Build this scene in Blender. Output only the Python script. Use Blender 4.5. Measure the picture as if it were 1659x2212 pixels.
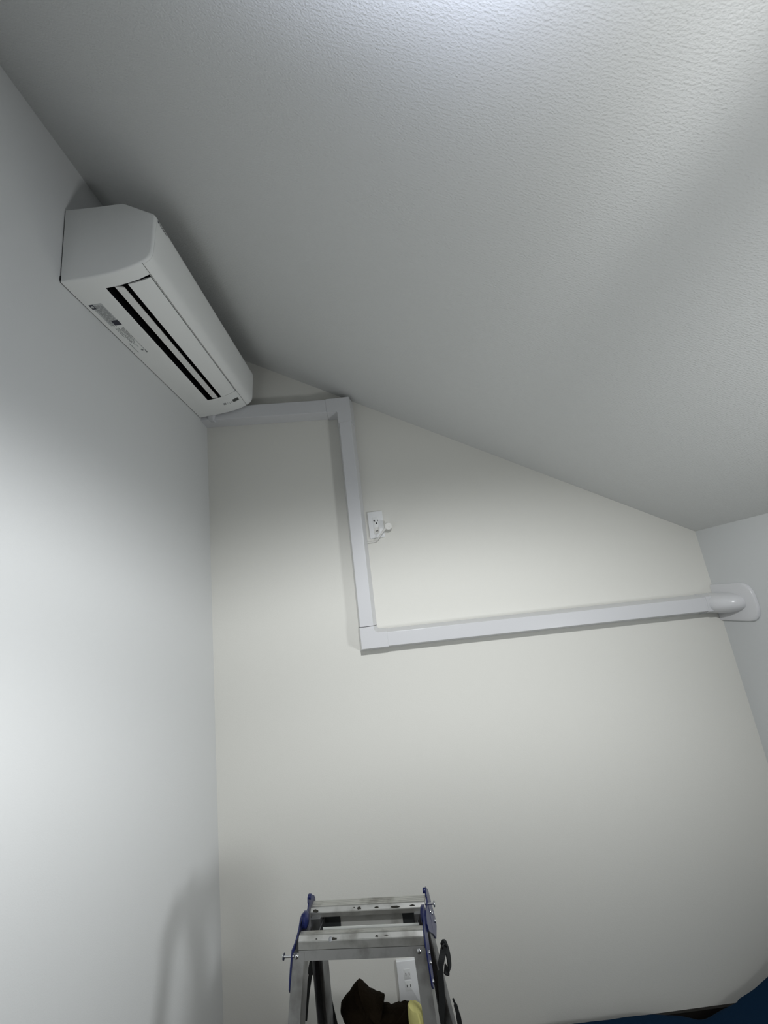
import bpy, bmesh, math, random
from mathutils import Vector, Matrix

random.seed(7)
SC = bpy.context.scene
for o in list(bpy.data.objects):
    bpy.data.objects.remove(o, do_unlink=True)

# ------------------------------------------------------------------ camera
H = 1.505                      # camera height above the floor
F_PX = 870.0
cam_d = bpy.data.cameras.new('camera')
cam = bpy.data.objects.new('camera', cam_d)
SC.collection.objects.link(cam)
cam_d.sensor_fit = 'VERTICAL'
cam_d.sensor_height = 24.0
cam_d.lens = 24.0 * F_PX / 2212.0
cam_d.clip_start = 0.01
Rv = Vector((0.9915, 0.0288, -0.1269)).normalized()
Fv = Vector((0.0014, 0.9728, 0.2317)).normalized()
Uv = Rv.cross(Fv).normalized()
Rv = Fv.cross(Uv).normalized()
cam.matrix_world = Matrix(((Rv.x, Uv.x, -Fv.x, 0), (Rv.y, Uv.y, -Fv.y, 0), (Rv.z, Uv.z, -Fv.z, H), (0, 0, 0, 1)))
SC.camera = cam

# ------------------------------------------------------------------ view
SC.view_settings.view_transform = 'Standard'
SC.view_settings.look = 'None'
SC.view_settings.gamma = 1.0
SC.view_settings.use_curve_mapping = False
SC.view_settings.exposure = 0.0

# ------------------------------------------------------------------ world: the faint light of a closed room
w = bpy.data.worlds.new('world')
SC.world = w
w.use_nodes = True
w.node_tree.nodes['Background'].inputs[0].default_value = (0.8, 0.85, 0.9, 1)
w.node_tree.nodes['Background'].inputs[1].default_value = 0.02

# ------------------------------------------------------------------ lamps
def lamp(name, kind, loc, target, energy, col, **kw):
    d = bpy.data.lights.new(name, kind)
    d.energy = energy
    d.color = col
    for k, v in kw.items():
        setattr(d, k, v)
    o = bpy.data.objects.new(name, d)
    SC.collection.objects.link(o)
    o.location = loc
    o.rotation_euler = (Vector(target) - Vector(loc)).to_track_quat('-Z', 'Y').to_euler()
    return o

LX, LY, LZ = 0.14, 0.14, H + 0.58
# shaded hanging work lamp overhead (just above the frame): the photometric profile of its hood, strength by
# sine of the elevation of the ray (-1 straight down, +1 straight up): cut off at its own height, open at the top
PROFILE = [(-1, 0), (-0.8, 0.05), (-0.6, 1.0), (-0.45, 0.12), (-0.32, 0), (-0.22, 0), (-0.13, 0), (-0.05, 0), (0.02, 0), (0.08, 0), (0.18, 0), (0.35, 0), (0.55, 0), (0.68, 0.0), (0.78, 0.11), (0.9, 0.10), (1, 0.10)]
FORWARD = [(-1, 0), (-0.8, 0), (-0.6, 0.03), (-0.45, 0.56), (-0.32, 0.8), (-0.22, 0.46), (-0.13, 0.2), (-0.05, 0.03), (0.02, 0), (0.08, 0), (0.18, 0), (0.35, 0), (0.55, 0), (0.68, 0), (0.78, 0), (0.9, 0), (1, 0)]
RIGHTWARD = [(-1, 0), (-0.8, 0), (-0.6, 0), (-0.45, 0), (-0.32, 0), (-0.22, 0), (-0.13, 0), (-0.05, 0), (0.02, 0.025), (0.08, 0.108), (0.18, 0.058), (0.35, 0.042), (0.55, 0.068), (0.68, 0.165), (0.78, 0.02), (0.9, 0), (1, 0)]
LAMP_E, SIDE_E, WORLD_E = 98.0, 9.0, 0.0
def photometric(o, profile, forward, rightward):
    """strength = profile(z) + forward(z) * ((1 + cos azimuth to the back wall) / 2)^2 + rightward(z) * (the same to the right wall)"""
    d = o.data
    d.use_nodes = True
    nt = d.node_tree
    em = nt.nodes['Emission']
    def math_(op, a, b=None):
        n = nt.nodes.new('ShaderNodeMath')
        n.operation = op
        for i, q in enumerate((a, b)):
            if q is None:
                continue
            if isinstance(q, (int, float)):
                n.inputs[i].default_value = q
            else:
                nt.links.new(q, n.inputs[i])
        return n.outputs[0]
    ge = nt.nodes.new('ShaderNodeNewGeometry')
    sx = nt.nodes.new('ShaderNodeSeparateXYZ')
    nt.links.new(ge.outputs['Incoming'], sx.inputs[0])
    fac = math_('MULTIPLY_ADD', sx.outputs['Z'], 0.5)
    fac.node.inputs[2].default_value = 0.5
    def ramp(pr):
        cr = nt.nodes.new('ShaderNodeValToRGB')
        cr.color_ramp.interpolation = 'B_SPLINE'
        el = cr.color_ramp.elements
        for z, v in pr[1:-1]:
            el.new((z + 1) / 2)
        for e, (z, v) in zip(el, pr):
            e.position = (z + 1) / 2
            e.color = (v, v, v, 1)
        nt.links.new(fac, cr.inputs['Fac'])
        return cr.outputs['Color']
    hor = math_('SQRT', math_('ADD', math_('MULTIPLY', sx.outputs['X'], sx.outputs['X']), math_('MULTIPLY', sx.outputs['Y'], sx.outputs['Y'])))
    caz = math_('DIVIDE', sx.outputs['Y'], math_('MAXIMUM', hor, 1e-4))
    g = math_('POWER', math_('MULTIPLY', math_('ADD', caz, 1.0), 0.5), 2.0)
    cax = math_('DIVIDE', sx.outputs['X'], math_('MAXIMUM', hor, 1e-4))
    gx = math_('POWER', math_('MULTIPLY', math_('ADD', cax, 1.0), 0.5), 2.0)
    tot = math_('ADD', math_('ADD', ramp(profile), math_('MULTIPLY', ramp(forward), g)), math_('MULTIPLY', ramp(rightward), gx))
    nt.links.new(tot, em.inputs['Strength'])
    tr = nt.nodes.new('ShaderNodeValToRGB')         # the bulb shows cooler through the open top of the hood
    tr.color_ramp.elements[0].position = 0.62
    tr.color_ramp.elements[0].color = (1, 1, 1, 1)
    tr.color_ramp.elements[1].position = 0.80
    tr.color_ramp.elements[1].color = (0.88, 0.93, 1.12, 1)
    nt.links.new(fac, tr.inputs['Fac'])
    nt.links.new(tr.outputs['Color'], em.inputs['Color'])
lp_main = lamp('work_lamp', 'POINT', (LX, LY, LZ), (LX, LY, 0), LAMP_E, (0.97, 0.985, 1.0), shadow_soft_size=0.03)
lp_main.rotation_euler = (0, 0, 0)
photometric(lp_main, PROFILE, FORWARD, RIGHTWARD)
# second lamp standing low at the right side of the room
lamp('side_lamp', 'AREA', (1.12, 0.42, H - 0.55), (-0.78, 0.75, H - 0.30), SIDE_E, (0.95, 0.98, 1.0),
     shape='DISK', size=0.22)
w.node_tree.nodes['Background'].inputs[1].default_value = WORLD_E

# ------------------------------------------------------------------ materials
def newmat(name, col, rough=0.6, metal=0.0, spec=0.5):
    m = bpy.data.materials.new(name)
    m.use_nodes = True
    b = m.node_tree.nodes['Principled BSDF']
    b.inputs['Base Color'].default_value = (col[0], col[1], col[2], 1)
    b.inputs['Roughness'].default_value = rough
    b.inputs['Metallic'].default_value = metal
    b.inputs['Specular IOR Level'].default_value = spec
    return m

def bump_nodes(m, scale_vec, noise_scale, dist, strength, detail=2.0, rot=(0, 0, 0), weave=False):
    nt = m.node_tree
    b = nt.nodes['Principled BSDF']
    tc = nt.nodes.new('ShaderNodeTexCoord')
    mp = nt.nodes.new('ShaderNodeMapping')
    mp.inputs['Scale'].default_value = scale_vec
    mp.inputs['Rotation'].default_value = rot
    nt.links.new(tc.outputs['Object'], mp.inputs['Vector'])
    nz = nt.nodes.new('ShaderNodeTexNoise')
    nz.inputs['Scale'].default_value = noise_scale
    nz.inputs['Detail'].default_value = detail
    nt.links.new(mp.outputs['Vector'], nz.inputs['Vector'])
    h = nz.outputs['Fac']
    if weave:
        wv = nt.nodes.new('ShaderNodeTexWave')
        wv.wave_type = 'BANDS'
        wv.bands_direction = 'Y'
        wv.inputs['Scale'].default_value = weave
        wv.inputs['Distortion'].default_value = 5.0
        wv.inputs['Detail'].default_value = 2.0
        wv.inputs['Detail Scale'].default_value = 2.2
        nt.links.new(tc.outputs['Object'], wv.inputs['Vector'])
        mx = nt.nodes.new('ShaderNodeMath')
        mx.operation = 'MULTIPLY_ADD'
        nt.links.new(wv.outputs['Fac'], mx.inputs[0])
        mx.inputs[1].default_value = 0.16
        nt.links.new(h, mx.inputs[2])
        h = mx.outputs[0]
    bp = nt.nodes.new('ShaderNodeBump')
    bp.inputs['Strength'].default_value = strength
    bp.inputs['Distance'].default_value = dist
    nt.links.new(h, bp.inputs['Height'])
    nt.links.new(bp.outputs['Normal'], b.inputs['Normal'])
    return m

M = {}
M['wall_cream'] = bump_nodes(newmat('wallpaper_cream', (0.68, 0.675, 0.63), 0.75, 0, 0.2), (1, 1, 1), 330, 0.0006, 0.35)
M['wall_white'] = bump_nodes(newmat('wallpaper_white', (0.66, 0.67, 0.665), 0.75, 0, 0.2), (1, 1, 1), 330, 0.0006, 0.35)
M['ceiling'] = bump_nodes(newmat('ceiling_paper', (0.66, 0.67, 0.66), 0.55, 0, 0.35), (0.62, 1.0, 1), 330, 0.0015, 0.85, 1.0, weave=46)
M['wall_grey_dimmed'] = bump_nodes(newmat('wallpaper_grey_dimmed', (0.57, 0.585, 0.585), 0.75, 0, 0.2), (1, 1, 1), 330, 0.0006, 0.35)  # slightly bluish paper, toned darker for the grazing light on the right wall
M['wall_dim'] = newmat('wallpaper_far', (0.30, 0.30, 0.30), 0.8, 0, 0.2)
M['floor'] = newmat('floor_boards', (0.11, 0.09, 0.07), 0.45)
M['baseboard'] = newmat('baseboard_dark', (0.012, 0.010, 0.008), 0.5)
M['duct'] = newmat('duct_plastic', (0.615, 0.62, 0.632), 0.22, 0, 0.4)
M['ac'] = newmat('ac_plastic', (0.83, 0.84, 0.82), 0.42, 0, 0.4)
M['ac_vane'] = newmat('ac_vane_plastic', (0.80, 0.80, 0.77), 0.5)
M['ac_black'] = newmat('ac_black', (0.004, 0.004, 0.006), 0.6, 0, 0.2)
M['print_dark'] = newmat('print_dark', (0.03, 0.03, 0.045), 0.6)
M['print_grey'] = newmat('print_grey', (0.24, 0.25, 0.25), 0.6)
M['display'] = newmat('display_grey', (0.06, 0.065, 0.06), 0.4)
M['plate'] = newmat('plate_plastic', (0.78, 0.79, 0.79), 0.3)
M['socket'] = newmat('socket_plastic', (0.74, 0.75, 0.74), 0.35)
M['slot'] = newmat('slot_black', (0.004, 0.004, 0.004), 0.7)
M['plug'] = newmat('plug_plastic', (0.70, 0.695, 0.66), 0.4)
M['blue'] = newmat('blue_enamel', (0.012, 0.018, 0.085), 0.28)
M['steel'] = newmat('steel', (0.55, 0.56, 0.57), 0.25, 1.0)
M['black_web'] = newmat('black_webbing', (0.006, 0.007, 0.007), 0.7)
M['foot'] = newmat('black_rubber', (0.005, 0.005, 0.012), 0.6)
M['sticker'] = newmat('sticker_grey', (0.62, 0.63, 0.60), 0.5)
M['yellow'] = bump_nodes(newmat('yellow_foam', (0.62, 0.58, 0.22), 0.8), (1, 1, 1), 60, 0.004, 0.4)
M['brown'] = bump_nodes(newmat('brown_cloth', (0.010, 0.0065, 0.003), 0.95, 0, 0.1), (1, 1, 1), 120, 0.003, 0.8)
M['navy'] = bump_nodes(newmat('navy_cloth', (0.004, 0.018, 0.043), 0.95, 0, 0.1), (1, 1, 1), 160, 0.002, 0.5)

def alu(name, base, rough):
    m = newmat(name, base, rough, 0.85)
    nt = m.node_tree
    b = nt.nodes['Principled BSDF']
    tc = nt.nodes.new('ShaderNodeTexCoord')
    nz = nt.nodes.new('ShaderNodeTexNoise')
    nz.inputs['Scale'].default_value = 22
    nz.inputs['Detail'].default_value = 8
    nt.links.new(tc.outputs['Object'], nz.inputs['Vector'])
    cr = nt.nodes.new('ShaderNodeValToRGB')          # scuffs and grime
    cr.color_ramp.elements[0].position = 0.26
    cr.color_ramp.elements[0].color = (base[0] * .55, base[1] * .54, base[2] * .52, 1)
    cr.color_ramp.elements[1].position = 0.52
    cr.color_ramp.elements[1].color = (base[0], base[1], base[2], 1)
    nt.links.new(nz.outputs['Fac'], cr.inputs['Fac'])
    nt.links.new(cr.outputs['Color'], b.inputs['Base Color'])
    return m
M['alu'] = alu('aluminium_worn', (0.50, 0.50, 0.475), 0.38)
M['alu_leg'] = alu('aluminium_leg', (0.42, 0.42, 0.41), 0.38)
M['alu_shaded'] = alu('aluminium_shaded', (0.29, 0.295, 0.30), 0.42)  # same metal as the front legs, with the rear channels' shade in its colour
M['rail_shaded'] = newmat('rail_shaded', (0.045, 0.05, 0.052), 0.5, 0.3)  # rail colour darkened to carry the shadow under the rear tread
M['grime'] = newmat('grime', (0.03, 0.028, 0.022), 0.9)
M['sticker_dirty'] = alu('sticker_dirty', (0.55, 0.55, 0.52), 0.6)
M['sticker_dirty'].node_tree.nodes['Principled BSDF'].inputs['Metallic'].default_value = 0

# floor: boards with seams
def floor_nodes():
    nt = M['floor'].node_tree
    b = nt.nodes['Principled BSDF']
    tc = nt.nodes.new('ShaderNodeTexCoord')
    br = nt.nodes.new('ShaderNodeTexBrick')
    br.inputs['Color1'].default_value = (0.12, 0.098, 0.078, 1)
    br.inputs['Color2'].default_value = (0.10, 0.082, 0.066, 1)
    br.inputs['Mortar'].default_value = (0.04, 0.025, 0.015, 1)
    br.inputs['Scale'].default_value = 1.0
    br.inputs['Mortar Size'].default_value = 0.002
    br.inputs['Brick Width'].default_value = 0.9
    br.inputs['Row Height'].default_value = 0.15
    nt.links.new(tc.outputs['Object'], br.inputs['Vector'])
    nt.links.new(br.outputs['Color'], b.inputs['Base Color'])
floor_nodes()

# ------------------------------------------------------------------ helpers
def link(o, parent=None):
    SC.collection.objects.link(o)
    if parent is not None:
        o.parent = parent
    return o

def obj(name, bm, mat, parent=None, smooth=False, loc=None):
    bmesh.ops.recalc_face_normals(bm, faces=bm.faces)
    me = bpy.data.meshes.new(name)
    bm.to_mesh(me)
    bm.free()
    me.materials.append(M[mat])
    if smooth:
        for p in me.polygons:
            p.use_smooth = True
        try:
            me.set_sharp_from_angle(angle=math.radians(35))
        except Exception:
            pass
    o = bpy.data.objects.new(name, me)
    link(o, parent)
    if loc is not None:
        o.location = loc
    return o

def thing(name, label, cat, loc=(0, 0, 0), rotz=0.0, group=None):
    o = bpy.data.objects.new(name, None)
    o.empty_display_size = 0.05
    SC.collection.objects.link(o)
    o.location = loc
    o.rotation_euler = (0, 0, rotz)
    o['label'] = label
    o['category'] = cat
    if group:
        o['group'] = group
    return o

def tag(o, label, cat, group=None):
    o['label'] = label
    o['category'] = cat
    if group:
        o['group'] = group
    return o

def box(bm, lo, hi, mtx=None):
    c = [Vector((x, y, z)) for x in (lo[0], hi[0]) for y in (lo[1], hi[1]) for z in (lo[2], hi[2])]
    if mtx is not None:
        c = [mtx @ v for v in c]
    v = [bm.verts.new(p) for p in c]
    fs = []
    for f in ((0, 1, 3, 2), (4, 6, 7, 5), (0, 4, 5, 1), (2, 3, 7, 6), (0, 2, 6, 4), (1, 5, 7, 3)):
        fs.append(bm.faces.new([v[i] for i in f]))
    return v, fs

def prism(bm, pts0, pts1):
    """loft between two loops of 3-D points, capped"""
    a = [bm.verts.new(p) for p in pts0]
    b = [bm.verts.new(p) for p in pts1]
    n = len(a)
    for i in range(n):
        j = (i + 1) % n
        bm.faces.new((a[i], a[j], b[j], b[i]))
    fa = bm.faces.new(a)
    fb = bm.faces.new(list(reversed(b)))
    return a, b, fa, fb

def rings(bm, loops, cap0=True, cap1=True):
    vs = [[bm.verts.new(p) for p in lp] for lp in loops]
    n = len(vs[0])
    for k in range(len(vs) - 1):
        for i in range(n):
            j = (i + 1) % n
            bm.faces.new((vs[k][i], vs[k][j], vs[k + 1][j], vs[k + 1][i]))
    if cap0:
        bm.faces.new(list(reversed(vs[0])))
    if cap1:
        bm.faces.new(vs[-1])
    return vs

def bevel_edges(bm, edges, w, seg=2):
    if edges:
        bmesh.ops.bevel(bm, geom=list(edges), offset=w, segments=seg, profile=0.5, affect='EDGES', clamp_overlap=True)

def tube(bm, pts, r, n=10, caps=True):
    loops = []
    pts = [Vector(p) for p in pts]
    rr = r if isinstance(r, (list, tuple)) else [r] * len(pts)
    up = None
    for i, p in enumerate(pts):
        if i == 0:
            t = pts[1] - pts[0]
        elif i == len(pts) - 1:
            t = pts[-1] - pts[-2]
        else:
            t = (pts[i + 1] - pts[i]).normalized() + (pts[i] - pts[i - 1]).normalized()
        t.normalize()
        if up is None:
            up = Vector((0, 0, 1)) if abs(t.z) < 0.9 else Vector((1, 0, 0))
        s = t.cross(up).normalized()
        up = s.cross(t).normalized()
        loops.append([p + (s * math.cos(2 * math.pi * k / n) + up * math.sin(2 * math.pi * k / n)) * rr[i] for k in range(n)])
    rings(bm, loops, caps, caps)

def cyl(bm, p0, p1, r0, r1=None, n=20):
    tube(bm, [p0, p1], [r0, r0 if r1 is None else r1], n)

def lathe(bm, p, axis, prof, n=20):
    """prof: list of (r, h) along axis from p"""
    ax = Vector(axis).normalized()
    s = ax.orthogonal().normalized()
    t = ax.cross(s)
    rings(bm, [[Vector(p) + ax * h + (s * math.cos(2 * math.pi * k / n) + t * math.sin(2 * math.pi * k / n)) * max(r, 1e-5)
                for k in range(n)] for r, h in prof])

def spline(pts, sub=6):
    P = [Vector(p) for p in pts]
    P = [P[0] * 2 - P[1]] + P + [P[-1] * 2 - P[-2]]
    out = []
    for i in range(1, len(P) - 2):
        for k in range(sub):
            t = k / sub
            a, b, c, d = P[i - 1], P[i], P[i + 1], P[i + 2]
            out.append(0.5 * ((2 * b) + (c - a) * t + (2 * a - 5 * b + 4 * c - d) * t * t + (3 * b - a - 3 * c + d) * t ** 3))
    out.append(P[-2])
    return out

# ------------------------------------------------------------------ room shell
XL, XR, YB, YF = -0.7809, 1.3239, 1.75, -1.9
ZC, SL = H + 1.3893, -0.5881
def ceil_z(x):
    return ZC + SL * (x - XL)
T = 0.12
def struct(name, bm, mat):
    o = obj(name, bm, mat)
    o['kind'] = 'structure'
    return o

bm = bmesh.new(); box(bm, (XL - T, YF - T, -T), (XR + T, YB + T, 0)); struct('floor', bm, 'floor')
bm = bmesh.new(); box(bm, (XL - T, YF - T, 0), (XL, YB + T, ceil_z(XL) + 0.08)); struct('wall_left', bm, 'wall_white')
bm = bmesh.new(); box(bm, (XR, YF - T, 0), (XR + T, YB + T, ceil_z(XR))); struct('wall_right', bm, 'wall_grey_dimmed')
for nm, y0, y1, mt in (('wall_back', YB, YB + T, 'wall_cream'), ('wall_front', YF - T, YF, 'wall_dim')):
    bm = bmesh.new()
    pts = [(XL, 0), (XR, 0), (XR, ceil_z(XR)), (XL, ceil_z(XL))]
    prism(bm, [Vector((x, y0, z)) for x, z in pts], [Vector((x, y1, z)) for x, z in pts])
    struct(nm, bm, mt)
# sloping ceiling: a slab in its own frame, so the paper's rows run down the slope
ang = math.atan(SL)
Lc = (XR - XL + T) / math.cos(ang)
bm = bmesh.new()
box(bm, (-0.05, YF - T, 0.0), (Lc, YB + T, 0.10))
ce = struct('ceiling', bm, 'ceiling')
ce.location = (XL, 0, ZC)
ce.rotation_euler = (0, -ang, 0)
# baseboards
BH = 0.061
bm = bmesh.new(); box(bm, (XL, YB - 0.009, 0), (XR, YB, BH)); struct('baseboard_back', bm, 'baseboard')
bm = bmesh.new(); box(bm, (XL, YF, 0), (XL + 0.009, YB - 0.009, BH)); struct('baseboard_left', bm, 'baseboard')
bm = bmesh.new(); box(bm, (XR - 0.009, YF, 0), (XR, YB - 0.009, BH)); struct('baseboard_right', bm, 'baseboard')

# ------------------------------------------------------------------ air conditioner on the left wall
AY0, AL = 0.883, 0.796                 # near end, length (local y runs along the wall, local x away from it)
AZ = H + 0.954                         # underside at the wall
ac = thing('air_conditioner', 'long white wall air conditioner high on the left wall under the sloping ceiling', 'air conditioner', (XL, AY0, AZ))
prof_ctrl = [(0.0, 0.0), (0.08, 0.0030), (0.13, 0.0080), (0.16, 0.0130), (0.19, 0.0205), (0.219, 0.0325)]
def zb(x):
    for (a, za), (b, zb_) in zip(prof_ctrl[:-1], prof_ctrl[1:]):
        if x <= b:
            t = (x - a) / (b - a)
            return za + (zb_ - za) * t
    return prof_ctrl[-1][1]
X_OP0, X_OP1 = 0.096, 0.2185           # outlet opening across
Y_OP0, Y_OP1 = 0.042, 0.666            # outlet opening along
XS = 0.2205                            # seam between body and front panel
# body profile (ccw seen along +y): bottom from wall to seam, then up the front, chamfer, top
bottom = [0.003, 0.012, 0.03, 0.055, 0.08, X_OP0, 0.112, 0.13, 0.146, 0.16, 0.175, 0.19, 0.205, X_OP1]
fr_pts = [(0.2205, 0.0333), (0.229, 0.0375), (0.2365, 0.0425), (0.2425, 0.049), (0.2465, 0.058), (0.2490, 0.072), (0.2525, 0.115), (0.2560, 0.160),
          (0.2568, 0.178), (0.2562, 0.186), (0.2530, 0.1925), (0.2450, 0.1975)]
top_pts = [(0.171, 0.2415), (0.164, 0.2440), (0.155, 0.2447), (0.10, 0.2448), (0.05, 0.2448), (0.003, 0.2448)]
def inset_pt(x, z, d):
    """pull a profile point inwards; the wall side stays"""
    cx, cz = 0.125, 0.13
    k = min(1.0, x / 0.03)
    v = Vector((cx - x, cz - z))
    n = Vector((1 if abs(v.x) > 0.02 else 0, 0)) if False else v.normalized()
    return x + n.x * d * k, z + n.y * d * (0.4 + 0.6 * k)
end_steps = [(0.0, 0.0060), (0.0008, 0.0036), (0.0025, 0.0015), (0.0055, 0.0003), (0.009, 0.0)]

body_prof = [(x, zb(x)) for x in bottom] + [(0.2195, 0.0328)]
full_prof = body_prof + fr_pts + top_pts
ys = [(y, d) for y, d in end_steps] + [(Y_OP0, 0), (0.25, 0), (0.45, 0), (Y_OP1, 0)] + [(AL - y, d) for y, d in reversed(end_steps)]
nb = len(body_prof)
i0, i1 = bottom.index(X_OP0), bottom.index(X_OP1)
def loft_part(idx, closed, skip=None, caps=True):
    bm = bmesh.new()
    loops = []
    for y, d in ys:
        lp = []
        for i in idx:
            x, z = inset_pt(full_prof[i][0], full_prof[i][1], d)
            lp.append(bm.verts.new((x, y, z)))
        loops.append(lp)
    n = len(idx)
    for k in range(len(loops) - 1):
        for a in range(n if closed else n - 1):
            b = (a + 1) % n
            if skip and skip(idx[a], idx[b], ys[k][0], ys[k + 1][0]):
                continue
            bm.faces.new((loops[k][a], loops[k][b], loops[k + 1][b], loops[k + 1][a]))
    if caps:
        bm.faces.new(list(reversed(loops[0])))
        bm.faces.new(loops[-1])
    return bm
def in_opening(a, b, y0, y1):
    return i0 <= a < i1 and i0 < b <= i1 and y0 >= Y_OP0 - 1e-6 and y1 <= Y_OP1 + 1e-6
# whole closed casing with the opening cut out of its underside
bm = loft_part(list(range(len(full_prof))), True, in_opening)
obj('casing', bm, 'ac', ac, smooth=True)
# front panel: a 0.6 mm proud skin over the front, from the seam up to the chamfer
def skin(idx_pts, y0, y1, off, name, mat, thick=0.0012):
    bm = bmesh.new()
    def outward(i):
        a = Vector(idx_pts[max(0, i - 1)]); b = Vector(idx_pts[min(len(idx_pts) - 1, i + 1)])
        t = (b - a).normalized()
        return Vector((t.y, -t.x))
    outer = [Vector(p) + outward(i) * off for i, p in enumerate(idx_pts)]
    inner = [Vector(p) + outward(i) * (off - thick) for i, p in enumerate(idx_pts)]
    loop = outer + list(reversed(inner))
    steps = [(y0, 0.0008), (y0 + 0.0015, 0.0), (y1 - 0.0015, 0.0), (y1, 0.0008)]
    rings(bm, [[Vector((p.x, y, p.y)) for p in loop] for y, d in steps])
    return obj(name, bm, mat, ac, smooth=True)
skin([(0.2212, 0.0336)] + fr_pts[1:-1], 0.0085, AL - 0.0085, 0.0006, 'front_panel', 'ac')
# dark seam line between casing and front panel
def strip_on_bottom(name, x0, x1, y0, y1, mat, off=0.0004, th=0.0005, parent=ac, zf=None):
    bm = bmesh.new()
    zf = zf or zb
    loops = []
    n = 4
    xs = [x0 + (x1 - x0) * k / n for k in range(n + 1)]
    lp0 = [Vector((x, y0, zf(x) - off)) for x in xs] + [Vector((x, y0, zf(x) - off + th)) for x in reversed(xs)]
    lp1 = [Vector((p.x, y1, p.z)) for p in lp0]
    prism(bm, lp0, lp1)
    return obj(name, bm, mat, parent)
strip_on_bottom('panel_seam', 0.2202, 0.2209, 0.004, AL - 0.004, 'display', 0.0002, 0.0006)
# outlet cavity (black inside)
bm = bmesh.new()
v, fs = box(bm, (X_OP0 - 0.004, Y_OP0 - 0.004, 0.0045), (X_OP1 + 0.0015, Y_OP1 + 0.004, 0.085))
bmesh.ops.delete(bm, geom=[fs[4]], context='FACES')
# slanted lower rim so that the cavity follows the underside
for q in v:
    if q.co.z < 0.01:
        q.co.z = zb(min(max(q.co.x, 0), 0.219)) + 0.0006
obj('air_outlet', bm, 'ac_black', ac)
# inner vane
def blade(name, x0, x1, y0, y1, lift0, lift1, th, mat, seg=6, y_taper=0.0):
    bm = bmesh.new()
    xs = [x0 + (x1 - x0) * k / seg for k in range(seg + 1)]
    lo, up = [], []
    for k, x in enumerate(xs):
        t = k / seg
        l = lift0 + (lift1 - lift0) * t
        lo.append((x, zb(x) + l))
        up.append((x, zb(x) + l + th * (0.35 + 0.65 * math.sin(math.pi * (0.1 + 0.8 * t)))))
    loop = lo + list(reversed(up))
    def lp(y, off):
        out = []
        for x, z in loop:
            t = (x - x0) / (x1 - x0)
            out.append(Vector((x, y + off * t, z)))
        return out
    rings(bm, [lp(y0, y_taper), lp(y0 + 0.002, y_taper), lp(y1 - 0.002, 0), lp(y1, 0)])
    return obj(name, bm, mat, ac, smooth=True)
blade('vane', 0.1175, 0.1395, 0.0445, 0.6655, 0.0035, 0.0015, 0.006, 'ac_vane', y_taper=0.010)
blade('outlet_flap', 0.1555, 0.2158, 0.0460, 0.6655, 0.0000, 0.0006, 0.005, 'ac', y_taper=0.006)
# thin strip of the rear cavity edge bracket at the near end
bm = bmesh.new(); box(bm, (0.140, 0.0425, 0.018), (0.150, 0.0465, 0.030)); obj('vane_pivot', bm, 'ac_vane', ac)
# back plate edge: dark joint against the wall
bm = bmesh.new(); box(bm, (0.0, 0.002, 0.002), (0.0032, AL - 0.002, 0.243)); obj('mounting_plate', bm, 'display', ac)
bm = bmesh.new(); box(bm, (0.0005, -0.0005, 0.006), (0.0040, 0.004, 0.020)); obj('mounting_clip', bm, 'ac_black', ac)

# printed marks under the unit
def print_quad(bm, pts, h=0.0006):
    """pts (x, y) on the curved underside"""
    lo = [Vector((x, y, zb(x) - h)) for x, y in pts]
    up = [Vector((x, y, zb(x) + 0.0002)) for x, y in pts]
    prism(bm, lo, up)
lab = bmesh.new()
print_quad(lab, [(0.0155, 0.087), (0.050, 0.087), (0.0505, 0.1775), (0.0165, 0.1775)], 0.0003)
M['label_pale'] = newmat('label_pale', (0.52, 0.535, 0.53), 0.6)
lab_o = obj('rating_label', lab, 'label_pale', ac)
lab_o['label'] = 'pale grey printed label'
bm = bmesh.new()
random.seed(3)
for r in range(9):
    x0 = 0.0215 + r * 0.0030
    y = 0.092 + random.random() * 0.004
    while y < 0.150 if x0 > 0.034 else y < 0.172:
        l = 0.003 + random.random() * 0.010
        print_quad(bm, [(x0, y), (x0 + 0.0012, y), (x0 + 0.0012, y + l), (x0, y + l)], 0.0007)
        y += l + 0.0015 + random.random() * 0.004
obj('label_lines', bm, 'print_grey', lab_o)
for q in ([(0.0128, 0.0878), (0.0246, 0.0878), (0.0246, 0.1045), (0.0134, 0.1045)], [(0.0306, 0.1565), (0.0507, 0.1565), (0.0507, 0.1772), (0.0310, 0.1772)]):
    bm = bmesh.new()
    print_quad(bm, q, 0.0008)
    obj('label_block', bm, 'print_dark', lab_o)
bm = bmesh.new()                        # pale ring mark on the small dark square
lathe(bm, (0.0190, 0.096, zb(0.019) - 0.0012), (0, 0, 1), [(0.0022, 0), (0.0042, 0), (0.0042, 0.0004), (0.0022, 0.0004)], 20)
obj('ring_mark', bm, 'label_pale', lab_o)
bm = bmesh.new()
random.seed(5)
rows = [(0.0462, 0.188, 0.314), (0.0425, 0.190, 0.250), (0.0390, 0.192, 0.262), (0.0350, 0.196, 0.285), (0.0310, 0.188, 0.270), (0.0270, 0.190, 0.262), (0.0225, 0.188, 0.232), (0.0185, 0.262, 0.310)]
for x0, ya, yb in rows:
    y = ya
    while y < yb:
        l = 0.003 + random.random() * 0.011
        wd = 0.0012 + random.random() * 0.0008
        print_quad(bm, [(x0, y), (x0 + wd, y), (x0 + wd, min(y + l, yb)), (x0, min(y + l, yb))], 0.0005)
        y += l + 0.001 + random.random() * 0.003
print_quad(bm, [(0.0440, 0.306), (0.0485, 0.306), (0.0485, 0.3155), (0.0440, 0.3155)], 0.0005)
lathe(bm, (0.0385, 0.300, zb(0.0385) - 0.0006), (0, 0, 1), [(0.0026, 0), (0.0040, 0), (0.0040, 0.0004), (0.0026, 0.0004)], 16)
obj('warning_text', bm, 'print_grey', ac)
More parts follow.
